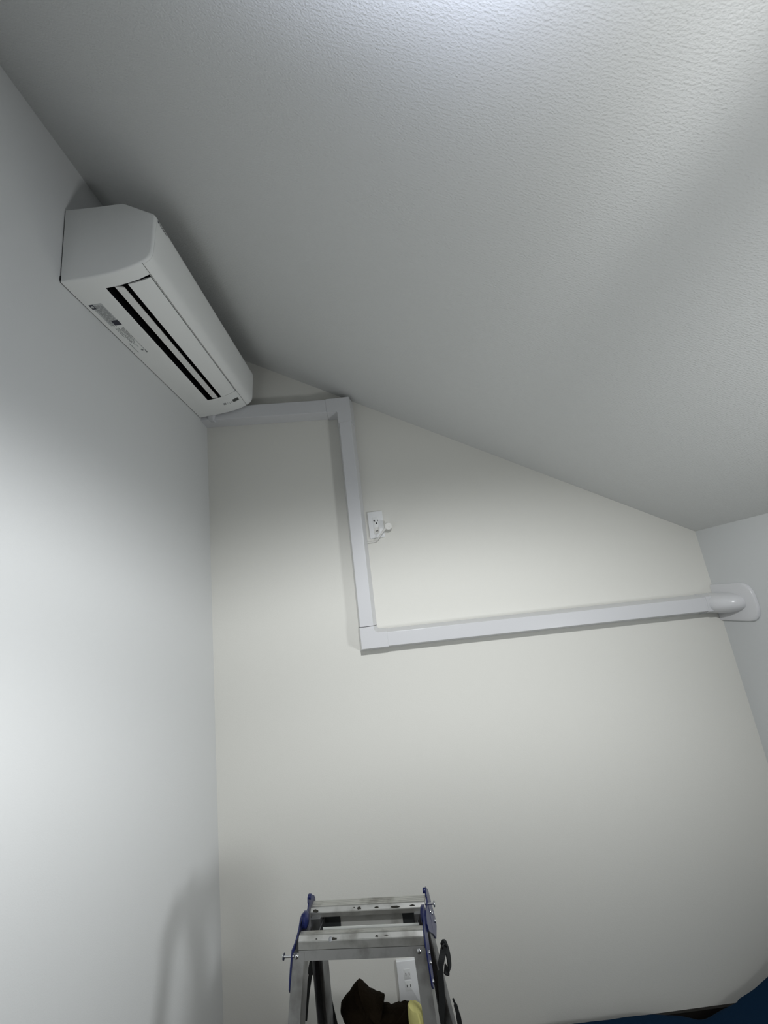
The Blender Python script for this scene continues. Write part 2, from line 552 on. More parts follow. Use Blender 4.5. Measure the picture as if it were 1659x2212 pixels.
# indicator field near the far end
bm = bmesh.new()
dx_ = [0.1835, 0.190, 0.197, 0.203, 0.2085]
prism(bm, [Vector((x, 0.7095, zb(x) - 0.0006)) for x in dx_] + [Vector((x, 0.7095, zb(x) + 0.0004)) for x in reversed(dx_)],
      [Vector((x, 0.7290, zb(x) - 0.0006)) for x in dx_] + [Vector((x, 0.7290, zb(x) + 0.0004)) for x in reversed(dx_)])
obj('display_window', bm, 'display', ac)
bm = bmesh.new()
for k in range(3):
    cxx = 0.1595 + k * 0.0085
    lathe(bm, (cxx, 0.7285, zb(cxx) - 0.0006), (0, 0, 1), [(0.0017, 0), (0.0017, 0.0006)], 12)
    print_quad(bm, [(cxx - 0.002, 0.7195), (cxx + 0.0018, 0.7195), (cxx + 0.0018, 0.7210), (cxx - 0.002, 0.7210)], 0.0005)
obj('indicator_lamps', bm, 'display', ac)
bm = bmesh.new()
print_quad(bm, [(0.1425, 0.7155), (0.1515, 0.7155), (0.1530, 0.7170), (0.1530, 0.7275), (0.1515, 0.7290), (0.1425, 0.7290), (0.1410, 0.7275), (0.1410, 0.7170)], 0.0006)
obj('receiver_mark', bm, 'print_grey', ac)
# maker's mark on the front panel: a solid triangle and the name
def front_x(z):
    pts = fr_pts
    for (xa, za), (xb, zb_) in zip(pts[:-1], pts[1:]):
        if za <= z <= zb_:
            return xa + (xb - xa) * (z - za) / (zb_ - za)
    return 0.2568
def text_mesh(s, size):
    cu = bpy.data.curves.new('t', 'FONT')
    cu.body = s
    cu.size = size
    cu.extrude = 0.0002
    cu.offset = size * 0.012
    to = bpy.data.objects.new('t', cu)
    SC.collection.objects.link(to)
    bpy.context.view_layer.update()
    dg = bpy.context.evaluated_depsgraph_get()
    me = bpy.data.meshes.new_from_object(to.evaluated_get(dg))
    bm = bmesh.new()
    bm.from_mesh(me)
    bpy.data.objects.remove(to)
    bpy.data.meshes.remove(me)
    return bm
bm = text_mesh('DAIKIN', 0.0080)
xs_ = [v.co.x for v in bm.verts]
wd = max(xs_) - min(xs_)
lz = 1.1322 - 0.954
for v in bm.verts:                      # text x -> local +y, text y -> local z
    tx, ty, tz = v.co
    z = lz - 0.0022 + ty
    v.co = (front_x(z) + 0.0009 + tz, 0.0245 + (tx - min(xs_)) / wd * 0.0355, z)
obj('brand_lettering', bm, 'print_dark', ac)
bm = bmesh.new()
tri = [(0.0138, lz + 0.0045), (0.0222, lz + 0.0030), (0.0185, lz - 0.0030), (0.0140, lz - 0.0024)]
prism(bm, [Vector((front_x(z) + 0.0008, y, z)) for y, z in tri], [Vector((front_x(z) + 0.0012, y, z)) for y, z in tri])
obj('brand_symbol', bm, 'print_dark', ac)
bm = bmesh.new()                        # small dark clip at the far upper front corner
zc_ = 1.1500 - 0.954
prism(bm, [Vector((front_x(z) + 0.0008, y, z)) for y, z in ((AL - 0.016, zc_ - 0.002), (AL - 0.011, zc_ - 0.012), (AL - 0.013, zc_ - 0.002))],
      [Vector((front_x(z) + 0.0014, y, z)) for y, z in ((AL - 0.016, zc_ - 0.002), (AL - 0.011, zc_ - 0.012), (AL - 0.013, zc_ - 0.002))])
obj('panel_notch', bm, 'print_dark', ac)

# ------------------------------------------------------------------ pipe cover: ducts and elbows on the back wall
pc = thing('pipe_cover', 'white plastic pipe duct zigzagging across the back wall to the right wall', 'pipe cover', (0, YB, H))
DEPTH = 0.061
def raised(name, front, base, depth, bev=0.0028, parent=pc, mat='duct', lip=0.0):
    """front/base: (x, z) outlines in the wall's plane; rises from the wall towards the room"""
    bm = bmesh.new()
    a, b, fa, fb = prism(bm, [Vector((x, -0.0005, z)) for x, z in base], [Vector((x, -depth, z)) for x, z in front])
    es = [e for e in fb.edges]
    es += [e for e in bm.edges if (e.verts[0] in a) != (e.verts[1] in a)]
    bevel_edges(bm, es, bev, 3)
    o = obj(name, bm, mat, parent, smooth=True)
    o.modifiers.new('weighted', 'WEIGHTED_NORMAL').keep_sharp = True
    return o
def duct_line(p0, p1, wf, wb):
    p0, p1 = Vector(p0), Vector(p1)
    t = (p1 - p0).normalized()
    n = Vector((-t.y, t.x))
    f = [p0 + n * wf, p1 + n * wf, p1 - n * wf, p0 - n * wf]
    b = [p0 + n * wb, p1 + n * wb, p1 - n * wb, p0 - n * wb]
    return [tuple(q) for q in f], [tuple(q) for q in b]
def raised_duct(name, p0, p1, wf, wb, depth=DEPTH, bev=0.0022):
    f, b = duct_line(p0, p1, wf, wb)
    bm = bmesh.new()
    a, bb, fa, fb = prism(bm, [Vector((x, -0.0005, z)) for x, z in b], [Vector((x, -depth, z)) for x, z in f])
    # bevel only the two long front edges
    es = []
    for e in fb.edges:
        d = (e.verts[0].co - e.verts[1].co)
        if d.length > 0.12:
            es.append(e)
    bevel_edges(bm, es, bev, 3)
    o = obj(name, bm, 'duct', pc, smooth=True)
    o.modifiers.new('weighted', 'WEIGHTED_NORMAL').keep_sharp = True
    return o
WF, WB = 0.0268, 0.0385
zu = lambda x: 0.9375 - 0.0675 * (x + 0.2)                 # upper duct, falling to the right
zl = lambda x: -0.1185 - 0.0217 * (x + 0.05)               # lower duct, falling gently to the right
xv = lambda z: -0.1278 + 0.0075 * (z + 0.12)               # upright duct
raised_duct('duct_cover', (-0.7785, zu(-0.7785)), (-0.19, zu(-0.19)), WF + 0.005, WB)
raised_duct('duct_cover', (xv(0.86), 0.86), (xv(-0.06), -0.06), WF, WB)
raised_duct('duct_cover', (-0.065, zl(-0.065)), (1.262, zl(1.262)), WF, WB)
# upper elbow
def fillet(c, d0, d1, r, n=5):
    c = Vector(c); d0 = Vector(d0); d1 = Vector(d1)
    p0, p1 = c + d0 * r, c + d1 * r
    out = []
    for k in range(n + 1):
        t = k / n
        out.append(tuple((p0 * (1 - t) ** 2) + c * (2 * t * (1 - t)) + p1 * t * t))
    return out
WF2, WB2 = WF + 0.0030, WB + 0.0018
def elbow_up(wf, r):
    xc = xv(0.90)
    xl, yb = -0.199, 0.845
    wt = wf + 0.0035
    zt = lambda x: min(zu(x) + wt, 0.978 + 0.02)
    inner = Vector((xc - wf, zu(xc - wf) - wf - 0.002))
    pts = [(xl, zu(xl) + wt), (xc + wf, 0.9722 - 0.004 + (wf - WF2) * 0.3), (xc + wf + 0.001, yb), (xc - wf, yb)]
    pts += fillet(inner, (0, -1), (-1, 0.05), r)
    pts += [(xl, zu(xl) - wf - 0.003)]
    return pts
raised('elbow', elbow_up(WF2, 0.006), elbow_up(WB2, 0.004), DEPTH + 0.0018, 0.0025)
def elbow_low(wf, r):
    xc = xv(-0.12); zc = zl(-0.12)
    xr, yt = -0.048, -0.062
    inner = Vector((xc + wf, zc + wf))
    pts = [(xc - wf, yt), (xc - wf, zc - wf), (xr, zl(xr) - wf), (xr, zl(xr) + wf)]
    pts += fillet(inner, (1, 0), (0, 1), r)
    pts += [(xc + wf, yt)]
    return pts
raised('elbow', elbow_low(WF2 - 0.001, 0.015), elbow_low(WB2, 0.010), DEPTH + 0.0018, 0.0025)
# inside-corner cap on the right wall: collar, domed nose and flange
bm = bmesh.new()
f, b = duct_line((1.236, zl(1.236)), (1.3232, zl(1.3232)), WF2, WB2)
a, bb, fa, fb = prism(bm, [Vector((x, -0.0005, z)) for x, z in b], [Vector((x, -DEPTH - 0.002, z)) for x, z in f])
bevel_edges(bm, [e for e in fb.edges if (e.verts[0].co - e.verts[1].co).length > 0.07], 0.004, 3)
wc = obj('wall_cap', bm, 'duct', pc, smooth=True)
# flange: a stadium-ended plate on the right wall
zc0 = -0.1485
R_ = 0.0735
bm = bmesh.new()
out = [(-0.0015, zc0 - R_), (-0.0015, zc0 + R_)]
cy = -0.1935 + 0.062
pl = [(-0.001, zc0 - R_)]
nn = 22
arc = []
for k in range(nn + 1):
    th = math.pi / 2 - math.pi * k / nn
    # rounder at the upper side, squarer below
    e = 0.75
    c_, s_ = math.cos(th), math.sin(th)
    arc.append((cy - 0.062 * abs(c_) ** e, zc0 + R_ * math.copysign(abs(s_) ** e, s_)))
loop = [(-0.001, zc0 + R_)] + arc + [(-0.001, zc0 - R_)]
l0 = [Vector((XR - 0.0003, y, z)) for y, z in loop]
def shrink(d, x):
    o = []
    for y, z in loop:
        yy = y + d if y < -0.01 else y
        zz = zc0 + (z - zc0) * (1 - d / R_)
        o.append(Vector((XR - x, yy, zz)))
    return o
rings(bm, [shrink(0, 0.0003), shrink(0.0005, 0.006), shrink(0.003, 0.0095), shrink(0.008, 0.011)])
obj('flange', bm, 'duct', wc, smooth=True)
# nose: rounded hood that swings from the duct into the right wall
bm = bmesh.new()
loops = []
NU, NV = 28, 14
cxn, cyn, czn = XR - 0.009, -0.012, zl(1.30) - 0.001
ax_, ay_, az_ = 0.076, 0.139, 0.0425
for i in range(NV + 1):
    ph = (math.pi / 2) * i / NV * 0.999
    lp = []
    for k in range(NU):
        th = 2 * math.pi * k / NU
        c_, s_ = math.cos(th), math.sin(th)
        ex = 0.8
        yy = math.copysign(abs(c_) ** ex, c_) * math.cos(ph) ** 0.8
        zz = math.copysign(abs(s_) ** ex, s_) * math.cos(ph) ** 0.8
        lp.append(Vector((cxn - ax_ * math.sin(ph), min(cyn + ay_ * yy, -0.001), czn + az_ * zz)))
    loops.append(lp)
rings(bm, loops)
obj('nose', bm, 'duct', wc, smooth=True)
# pipe stub under the air conditioner, where the duct begins
bm = bmesh.new()
tube(bm, spline([(-0.742, -0.026, zu(-0.74) - 0.002), (-0.735, -0.050, zu(-0.73) - 0.012), (-0.715, -0.056, zu(-0.71) - 0.018)], 5), 0.022, 14)
obj('end_cap', bm, 'duct', pc, smooth=True)

# ------------------------------------------------------------------ wall outlets
def rounded_rect(x0, x1, z0, z1, r, n=4):
    out = []
    for cx_, cz_, a0 in ((x1 - r, z1 - r, 0), (x0 + r, z1 - r, 90), (x0 + r, z0 + r, 180), (x1 - r, z0 + r, 270)):
        for k in range(n + 1):
            a = math.radians(a0 + 90 * k / n)
            out.append((cx_ + r * math.cos(a), cz_ + r * math.sin(a)))
    return out
def plate(name, x0, x1, z0, z1, th, mat, parent, r=0.002, y0=0.0, chamf=0.0018):
    bm = bmesh.new()
    def lp(d, y):
        return [Vector((x, y, z)) for x, z in rounded_rect(x0 + d, x1 - d, z0 + d, z1 - d, max(r - d * 0.5, 0.0006))]
    rings(bm, [lp(0, y0), lp(0, y0 - th + chamf), lp(chamf * 0.35, y0 - th + chamf * 0.35), lp(chamf, y0 - th)])
    return obj(name, bm, mat, parent, smooth=True)
def slots(name, rects, y, parent, depth=0.0006):
    bm = bmesh.new()
    for x0, x1, z0, z1 in rects:
        box(bm, (x0, y - depth, z0), (x1, y + 0.001, z1))
    return obj(name, bm, 'slot', parent)

up = thing('wall_outlet', 'white single outlet with T-shaped slot beside the upright duct', 'outlet', (-0.0395, YB, H + 0.3633))
plate('cover_plate', -0.0333, 0.0333, -0.0600, 0.0595, 0.0085, 'plate', up)
sk = plate('socket', -0.0130, 0.0120, -0.0440, 0.0340, 0.0015, 'socket', up, 0.0015, -0.0080, 0.0006)
slots('slot', [(-0.0055, -0.0030, 0.0135, 0.0215), (-0.0102, -0.0055, 0.0163, 0.0190)], -0.0096, sk)
slots('slot', [(0.0078, 0.0101, 0.0133, 0.0205)], -0.0096, sk)
bm = bmesh.new()
pts = [(0.0000, 0.0022), (0.0060, 0.0022), (0.0060, 0.0055), (0.0045, 0.0085), (0.0015, 0.0085), (0.0000, 0.0055)]
prism(bm, [Vector((x, -0.0094, z)) for x, z in pts], [Vector((x, -0.0101, z)) for x, z in pts])
obj('ground_hole', bm, 'slot', sk)
ec = plate('earth_cover', -0.0106, 0.0110, -0.0400, -0.0140, 0.0012, 'plug', up, 0.001, -0.0094, 0.0004)
slots('terminal_slot', [(-0.0056, 0.0010, -0.0312, -0.0282), (0.0016, 0.0058, -0.0300, -0.0280), (0.0044, 0.0062, -0.0325, -0.0285)], -0.0105, ec)

lo = thing('wall_outlet', 'white double outlet low on the back wall behind the stepladder', 'outlet', (-0.1275, YB, H - 1.2610))
plate('cover_plate', -0.0345, 0.0335, -0.0600, 0.0600, 0.0105, 'plate', lo)
for k, zc_ in enumerate((0.0220, -0.0110)):
    sk = plate('socket', -0.0115, 0.0125, zc_ - 0.0145, zc_ + 0.0150, 0.0014, 'socket', lo, 0.0015, -0.0100, 0.0006)
    slots('slot', [(-0.0060, -0.0040, zc_ - 0.0035, zc_ + 0.0040)], -0.0114, sk)
    slots('slot', [(0.0060, 0.0080, zc_ - 0.0035, zc_ + 0.0040)], -0.0114, sk)

# ------------------------------------------------------------------ unplugged power plug on its cord
pg = thing('power_plug', 'unplugged round white plug on a short stiff cord beside the upper outlet', 'plug', (0, YB, H))
bm = bmesh.new()
tube(bm, spline([(-0.093, -0.004, 0.2875), (-0.075, -0.0045, 0.2878), (-0.055, -0.0055, 0.2885), (-0.0475, -0.0085, 0.2895), (-0.0415, -0.0150, 0.2940), (-0.0330, -0.022, 0.3030), (-0.0225, -0.028, 0.3150), (-0.0125, -0.031, 0.3260)], 6), 0.0034, 10)
obj('cord', bm, 'plug', pg, smooth=True)
bm = bmesh.new()
tube(bm, spline([(-0.0185, -0.029, 0.3195), (-0.0100, -0.0315, 0.3285), (0.0000, -0.034, 0.3360), (0.006, -0.035, 0.340)], 5), [0.0040] * 5 + [0.0050] * 5 + [0.0058] * 6, 12)
obj('strain_relief', bm, 'plug', pg, smooth=True)
bm = bmesh.new()
lathe(bm, (0.0115, -0.026, 0.3445), (0.10, -1, -0.12), [(0.0080, -0.004), (0.0125, 0.0), (0.0158, 0.004), (0.0164, 0.009), (0.0158, 0.0125), (0.0140, 0.0140)], 28)
ph = obj('plug_body', bm, 'plug', pg, smooth=True)
bm = bmesh.new()
box(bm, (-0.0085, -0.0008, -0.0012), (0.0085, 0.0008, 0.0012), Matrix.Translation((0.0130, -0.0403, 0.3430)) @ Matrix.Rotation(math.radians(38), 4, 'Y'))
obj('ridge', bm, 'plug', ph)

# ------------------------------------------------------------------ aluminium stepladder
ld = thing('stepladder', 'worn aluminium stepladder with blue hinge brackets before the back wall', 'ladder', (-0.18, 1.201, 0), math.radians(-6.4))
ZT = H - 0.735                          # height of the two top treads
LEAN = 0.27
SPL = 0.085
UOS = {(-1, -1): -0.006, (-1, 1): -0.006, (1, -1): 0.012, (1, 1): -0.002}            # the two leg frames sit slightly out of line with the treads
def leg_u(z):                           # half spread of the frames at height z (outer face)
    return 0.158 + SPL * (ZT - 0.025 - z)
def leg_v(z, s):                        # s=-1 front frame, +1 rear frame; face towards the outside
    return s * (0.058 + LEAN * (ZT - 0.035 - z))
def channel(name, side, s, mat, w_u=0.028, w_v=0.044, z0=0.022, z1=None):
    """C-channel leg: web facing front or back, flanges running inwards"""
    z1 = z1 or (ZT - 0.026)
    th = 0.0026
    bm = bmesh.new()
    def P(z, du, dv):
        return Vector((side * (leg_u(z) - du) + UOS[(s, side)], leg_v(z, s) - s * dv, z))
    sec = [(0, 0), (w_u, 0), (w_u, w_v), (w_u - th, w_v), (w_u - th, th), (th, th), (th, w_v), (0, w_v)]
    zs = [z0, 0.4, z1]
    rings(bm, [[P(z, a, b) for a, b in sec] for z in zs])
    return obj(name, bm, mat, ld)
for s in (-1, 1):
    for side in (-1, 1):
        lg = channel('leg', side, s, 'alu_leg' if s < 0 else 'alu_shaded')
        bm = bmesh.new()
        loops = []
        for z, g in ((0.0, 0.004), (0.004, 0.006), (0.05, 0.004), (0.055, 0.003)):
            u0, u1 = leg_u(z) + g, leg_u(z) - 0.028 - g
            v0 = leg_v(z, s) + s * g; v1 = leg_v(z, s) - s * (0.044 + g)
            loops.append([Vector((side * u0 + UOS[(s, side)], v0, z)), Vector((side * u1 + UOS[(s, side)], v0, z)), Vector((side * u1 + UOS[(s, side)], v1, z)), Vector((side * u0 + UOS[(s, side)], v1, z))])
        rings(bm, loops)
        obj('rubber_foot', bm, 'foot', lg)

def tread(name, s, vc, z, hu, depth_back, lip, nose=0.0168, mat='alu'):
    """extruded tread; s=-1 front side, its nose points to -v for both top treads"""
    bm = bmesh.new()
    prof = []
    # v towards the back, z: flat back deck, raised round nose ridge, sloping front lip
    deck = [(depth_back, -0.004), (depth_back, 0.0005)]
    for k in range(4):
        v_ = depth_back * (1 - (k + 0.6) / 4.6)
        deck += [(v_ + 0.0010, 0.0005), (v_ + 0.0003, 0.0009), (v_ - 0.0003, 0.0009), (v_ - 0.0010, 0.0005)]
    ridge = [(0.0048, 0.0006), (0.0032, 0.0013), (0.0012, 0.0004), (-0.0022, -0.0030), (-0.0050, -0.0060), (-0.0058, -0.0078)]
    face = [(-nose, -lip), (-nose + 0.0022, -lip - 0.0014), (-nose + 0.0034, -lip), (-0.0030, -0.0085), (-0.0006, -0.0045)]
    pr = deck + ridge + face
    rings(bm, [[Vector((u, vc + a, z + b)) for a, b in pr] for u in (-hu, hu)])
    return obj(name, bm, mat, ld)
HU = 0.1505
t_rear = tread('tread', 1, 0.046, ZT, HU, 0.027, 0.0163, 0.0066)
t_front = tread('tread', -1, -0.046, ZT, HU, 0.016, 0.0215, 0.0082)
# dirt marks on the nose of the treads
def grime_spots(parent, spots):
    for (u, v, z, ru, rv) in spots:
        bm = bmesh.new()
        n = 12
        pts = []
        for k in range(n):
            a = 2 * math.pi * k / n
            j = 0.75 + 0.5 * random.random()
            pts.append((u + ru * j * math.cos(a), rv * j * math.sin(a)))
        # lies on the sloping front face between ridge and lip
        dirv = Vector((-0.69, -0.72)).normalized()
        nrm = Vector((-0.72, 0.69)).normalized()
        lo_ = []; up_ = []
        for pu, q in pts:
            b = Vector((v, z)) + dirv * q
            c = b + nrm * 0.0008
            d = b - nrm * 0.0010
            lo_.append(Vector((pu, d.x, d.y))); up_.append(Vector((pu, c.x, c.y)))
        prism(bm, lo_, up_)
        obj('grime_mark', bm, 'grime', parent)
random.seed(11)
fz = lambda v: (v - 0.0020, ZT - 0.0028)
def on(vc, lst):
    v_, z_ = fz(vc)
    return [(u, v_ - 0.69 * d, z_ - 0.72 * d, ru, rv) for u, d, ru, rv in lst]
grime_spots(t_rear, on(0.046, [(-0.137, 0.0022, 0.008, 0.0030), (-0.020, 0.0005, 0.005, 0.0030), (0.026, 0.001, 0.006, 0.0016), (0.072, 0.0018, 0.012, 0.0020), (0.118, 0.0008, 0.006, 0.0018), (-0.034, -0.001, 0.002, 0.0008)]))
grime_spots(t_front, on(-0.046, [(-0.064, 0.0028, 0.009, 0.0022), (0.041, 0.0014, 0.004, 0.0016), (0.064, 0.0005, 0.005, 0.0008), (-0.106, 0.002, 0.002, 0.0009)]))
# slot hole in the front tread with bright rim
bm = bmesh.new()
lathe(bm, (-0.0715, -0.0505, ZT - 0.0052), (0.1, -0.72, 0.69), [(0.0005, 0.0), (0.0040, 0.0), (0.0046, 0.0010), (0.0005, 0.0012)], 16)
obj('slot_rim', bm, 'steel', t_front, smooth=True)
# cross rails below the top treads
bm = bmesh.new()
zr0, zr1 = ZT - 0.0400, ZT - 0.0230
prism(bm, [Vector((-0.150, leg_v(zr0, -1) + 0.001, zr0)), Vector((-0.150, leg_v(zr1, -1) + 0.001, zr1)), Vector((-0.150, leg_v(zr1, -1) + 0.022, zr1)), Vector((-0.150, leg_v(zr0, -1) + 0.022, zr0))],
      [Vector((0.150, leg_v(zr0, -1) + 0.001, zr0)), Vector((0.150, leg_v(zr1, -1) + 0.001, zr1)), Vector((0.150, leg_v(zr1, -1) + 0.022, zr1)), Vector((0.150, leg_v(zr0, -1) + 0.022, zr0))])
obj('cross_rail', bm, 'alu_leg', ld)
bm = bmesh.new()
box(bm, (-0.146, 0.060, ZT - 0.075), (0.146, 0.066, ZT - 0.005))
cr = obj('cross_rail', bm, 'rail_shaded', ld)
bm = bmesh.new()
box(bm, (-0.077, 0.0585, ZT - 0.060), (0.087, 0.0600, ZT - 0.020))
st = obj('sticker', bm, 'sticker_dirty', cr)
st['label'] = 'grimy pale paper sticker'
bm = bmesh.new()
box(bm, (-0.096, -0.0268, ZT - 0.026), (0.1405, -0.0256, ZT + 0.0036))
obj('hinge_strip', bm, 'sticker', ld)
# lower treads on both frames
for s in (-1, 1):
    for zz in (0.415, 0.145):
        bm = bmesh.new()
        va, vb = leg_v(zz, s), leg_v(zz, s) - s * 0.050
        hu = leg_u(zz) - 0.004
        v, fs = box(bm, (UOS[(s, -1)] - hu, min(va, vb), zz - 0.022), (UOS[(s, 1)] + hu, max(va, vb), zz))
        bevel_edges(bm, bm.edges[:], 0.003, 2)
        obj('tread', bm, 'alu', ld)
# blue hinge plates, one pair on each side
def plate_u(side, u_off, z):
    # rear plates hang flat at the tread ends; the front ones step out on to the left leg below the pivot
    drop = max(0, ZT - z)
    u = 0.1545 + SPL * drop
    if u_off < 0:
        u = (0.1508 + SPL * drop) if side > 0 else 0.1520 + SPL * drop + 0.0105 * min(1, drop / 0.020)
    return u
def side_plate(name, side, pts, u_off, th=0.0030):
    bm = bmesh.new()
    def P(v, z, d):
        return Vector((side * (plate_u(side, u_off, z) + d), v, z))
    prism(bm, [P(v, ZT + z, 0) for v, z in pts], [P(v, ZT + z, th) for v, z in pts])
    bevel_edges(bm, [e for e in bm.edges if abs((e.verts[0].co - e.verts[1].co).x) > th * 0.7], 0.0012, 2) if False else None
    return obj(name, bm, 'blue', ld)
# outlines (v, height above the treads): rear plate with its hook, front plate with round pivot
rear_pts = [(0.042, 0.016), (0.044, 0.024), (0.052, 0.028), (0.060, 0.026), (0.068, 0.018), (0.088, 0.004), (0.096, -0.006), (0.104, -0.037), (0.121, -0.085), (0.112, -0.094), (0.0715, -0.094), (0.050, -0.070), (0.020, -0.047), (-0.0076, -0.026), (-0.0138, -0.007), (-0.006, 0.004), (0.006, 0.008), (0.022, 0.004), (0.038, 0.004), (0.044, 0.010)]
front_pts = [(-0.046, 0.000), (-0.034, 0.010), (-0.022, 0.020), (-0.008, 0.022), (0.004, 0.018), (0.012, 0.006), (0.010, -0.008), (-0.006, -0.022), (-0.020, -0.046), (-0.042, -0.086), (-0.052, -0.094), (-0.066, -0.094), (-0.072, -0.084), (-0.066, -0.050), (-0.058, -0.018)]
for side in (-1, 1):
    bp = side_plate('hinge_plate', side, rear_pts, 0.0)
    for (v_, z_) in ((0.060, -0.028), (0.080, -0.044), (0.100, -0.074)):
        bm = bmesh.new()
        u_ = plate_u(side, 0, ZT + z_) + 0.003
        lathe(bm, (side * (u_ - 0.0005), v_, ZT + z_), (side, 0, 0), [(0.0042, 0), (0.0042, 0.0012), (0.0030, 0.0028), (0.0008, 0.0034)], 14)
        obj('rivet', bm, 'steel', bp, smooth=True)
    fp = side_plate('hinge_plate', side, front_pts, -0.0034)
    for (v_, z_) in ((-0.040, -0.045), (-0.046, -0.060), (-0.058, -0.086)):
        bm = bmesh.new()
        u_ = plate_u(side, -1, ZT + z_) + 0.003
        lathe(bm, (side * (u_ - 0.0005), v_, ZT + z_), (side, 0, 0), [(0.0036, 0), (0.0036, 0.0012), (0.0026, 0.0026), (0.0008, 0.0032)], 14)
        obj('rivet', bm, 'steel', fp, smooth=True)
    # turned-in hook eye at the top of the rear plate
    bm = bmesh.new()
    lathe(bm, (side * 0.1550, 0.052, ZT + 0.0225), (-side, 0, 0), [(0.0058, 0), (0.0062, 0.003), (0.0058, 0.006), (0.0022, 0.0066)], 16)
    obj('hook_eye', bm, 'blue', bp, smooth=True)
# round-headed rivets on the front legs, locking pins at the sides
for side, z_ in ((-1, -0.0315), (1, -0.0300)):
    bm = bmesh.new()
    zz = ZT + z_
    lathe(bm, (side * (leg_u(zz) - (0.0095 if side < 0 else 0.0150)) + UOS[(-1, side)], leg_v(zz, -1) + 0.0002, zz), (0, -1, 0.25), [(0.0055, 0), (0.0052, 0.0018), (0.0035, 0.0036), (0.0008, 0.0044)], 18)
    obj('rivet', bm, 'steel', ld, smooth=True)
for (u0, v_, z_, side) in ((0.158, 0.0475, -0.004, 1), (-0.170, -0.058, -0.030, -1)):
    bm = bmesh.new()
    lathe(bm, (u0, v_, ZT + z_), (side, 0, 0), [(0.0026, -0.01), (0.0026, 0.0135), (0.0030, 0.0140), (0.0068, 0.0150), (0.0072, 0.0165), (0.0060, 0.0180), (0.0010, 0.0186)], 18)
    obj('locking_pin', bm, 'steel', ld, smooth=True)
# inner hinge housings
for side in (-1, 1):
    bm = bmesh.new()
    lathe(bm, (side * 0.1525, 0.0, ZT + 0.004), (-side, 0, 0), [(0.0175, 0), (0.0170, 0.006), (0.0130, 0.009), (0.0010, 0.0095)], 22)
    obj('hinge_pivot', bm, 'blue', ld, smooth=True)
    bm = bmesh.new()
    box(bm, (min(side * 0.147, side * 0.122), 0.030, ZT - 0.085), (max(side * 0.147, side * 0.122), 0.058, ZT - 0.014))
    obj('hinge_block', bm, 'alu_shaded', ld)

# ------------------------------------------------------------------ black straps hung on the ladder's rear legs
def ladder_pt(u, v, z):
    th = math.radians(-6.4)
    return Vector((-0.18 + u * math.cos(th) - v * math.sin(th), 1.201 + u * math.sin(th) + v * math.cos(th), z))
def ribbon(bm, pts, wdir, width, th):
    """flat band swept along pts; width along wdir"""
    pts = [Vector(p) for p in pts]
    loops = []
    for i, p in enumerate(pts):
        t = (pts[min(i + 1, len(pts) - 1)] - pts[max(i - 1, 0)]).normalized()
        wd = Vector(wdir[i]) if isinstance(wdir, list) else Vector(wdir)
        wd = (wd - t * wd.dot(t)).normalized()
        n = t.cross(wd)
        w_ = width[i] if isinstance(width, list) else width
        loops.append([p + wd * w_ / 2 + n * th / 2, p - wd * w_ / 2 + n * th / 2, p - wd * w_ / 2 - n * th / 2, p + wd * w_ / 2 - n * th / 2])
    rings(bm, loops)


rs = thing('webbing_strap', 'black webbing strap with a loop hanging at the right rear leg of the stepladder', 'strap', tuple(ladder_pt(0.17, 0.06, 0.0)))
off = ladder_pt(0.17, 0.06, 0.0)
def LP(u, v, z):
    return ladder_pt(u, v, z) - off
XD = Vector((math.cos(math.radians(-6.4)), math.sin(math.radians(-6.4)), 0))
YD = Vector((-XD.y, XD.x, 0))
bm = bmesh.new()
pts = spline([LP(0.1830, 0.066, 0.664), LP(0.1755, 0.048, 0.652), LP(0.1680, 0.043, 0.632), LP(0.1660, 0.041, 0.600), LP(0.1625, 0.040, 0.570), LP(0.1560, 0.039, 0.540), LP(0.1480, 0.039, 0.505), LP(0.1470, 0.040, 0.440), LP(0.1520, 0.041, 0.380)], 6)
ribbon(bm, pts, XD, 0.0150, 0.0022)
obj('band', bm, 'black_web', rs)
bm = bmesh.new()
pts = spline([LP(0.1780, 0.060, 0.662), LP(0.1830, 0.068, 0.6650), LP(0.1865, 0.074, 0.655), LP(0.1895, 0.076, 0.635), LP(0.1890, 0.076, 0.614), LP(0.1860, 0.075, 0.6060), LP(0.1800, 0.074, 0.6080), LP(0.1760, 0.073, 0.6135)], 6)
ribbon(bm, pts, XD * 0.35 + YD, 0.020, 0.0030)
obj('loop', bm, 'black_web', rs)
bm = bmesh.new()
pts = spline([LP(0.1835, 0.108, 0.525), LP(0.1875, 0.108, 0.512), LP(0.1910, 0.108, 0.490), LP(0.1925, 0.108, 0.455), LP(0.1920, 0.108, 0.40)], 5)
ribbon(bm, pts, XD, [0.004] * 5 + [0.009] * 5 + [0.012] * 11, 0.003)
obj('loose_end', bm, 'black_web', rs)

lsx = thing('webbing_strap', 'black webbing strap slung behind the left rear leg of the stepladder', 'strap', tuple(ladder_pt(-0.17, 0.11, 0.0)))
off = ladder_pt(-0.17, 0.11, 0.0)
bm = bmesh.new()
pts = spline([LP(-0.164, 0.125, 0.650), LP(-0.1790, 0.125, 0.624), LP(-0.1900, 0.126, 0.590), LP(-0.1990, 0.127, 0.560), LP(-0.2090, 0.128, 0.522), LP(-0.2200, 0.130, 0.470)], 6)
ribbon(bm, pts, XD, [0.014] * 8 + [0.017] * 8 + [0.010] * 15, 0.003)
obj('band', bm, 'black_web', lsx)
bm = bmesh.new()
pts = spline([LP(-0.164, 0.125, 0.652), LP(-0.1620, 0.126, 0.610), LP(-0.1580, 0.128, 0.570), LP(-0.1540, 0.129, 0.530), LP(-0.1490, 0.130, 0.495), LP(-0.1430, 0.131, 0.462), LP(-0.137, 0.132, 0.430)], 6)
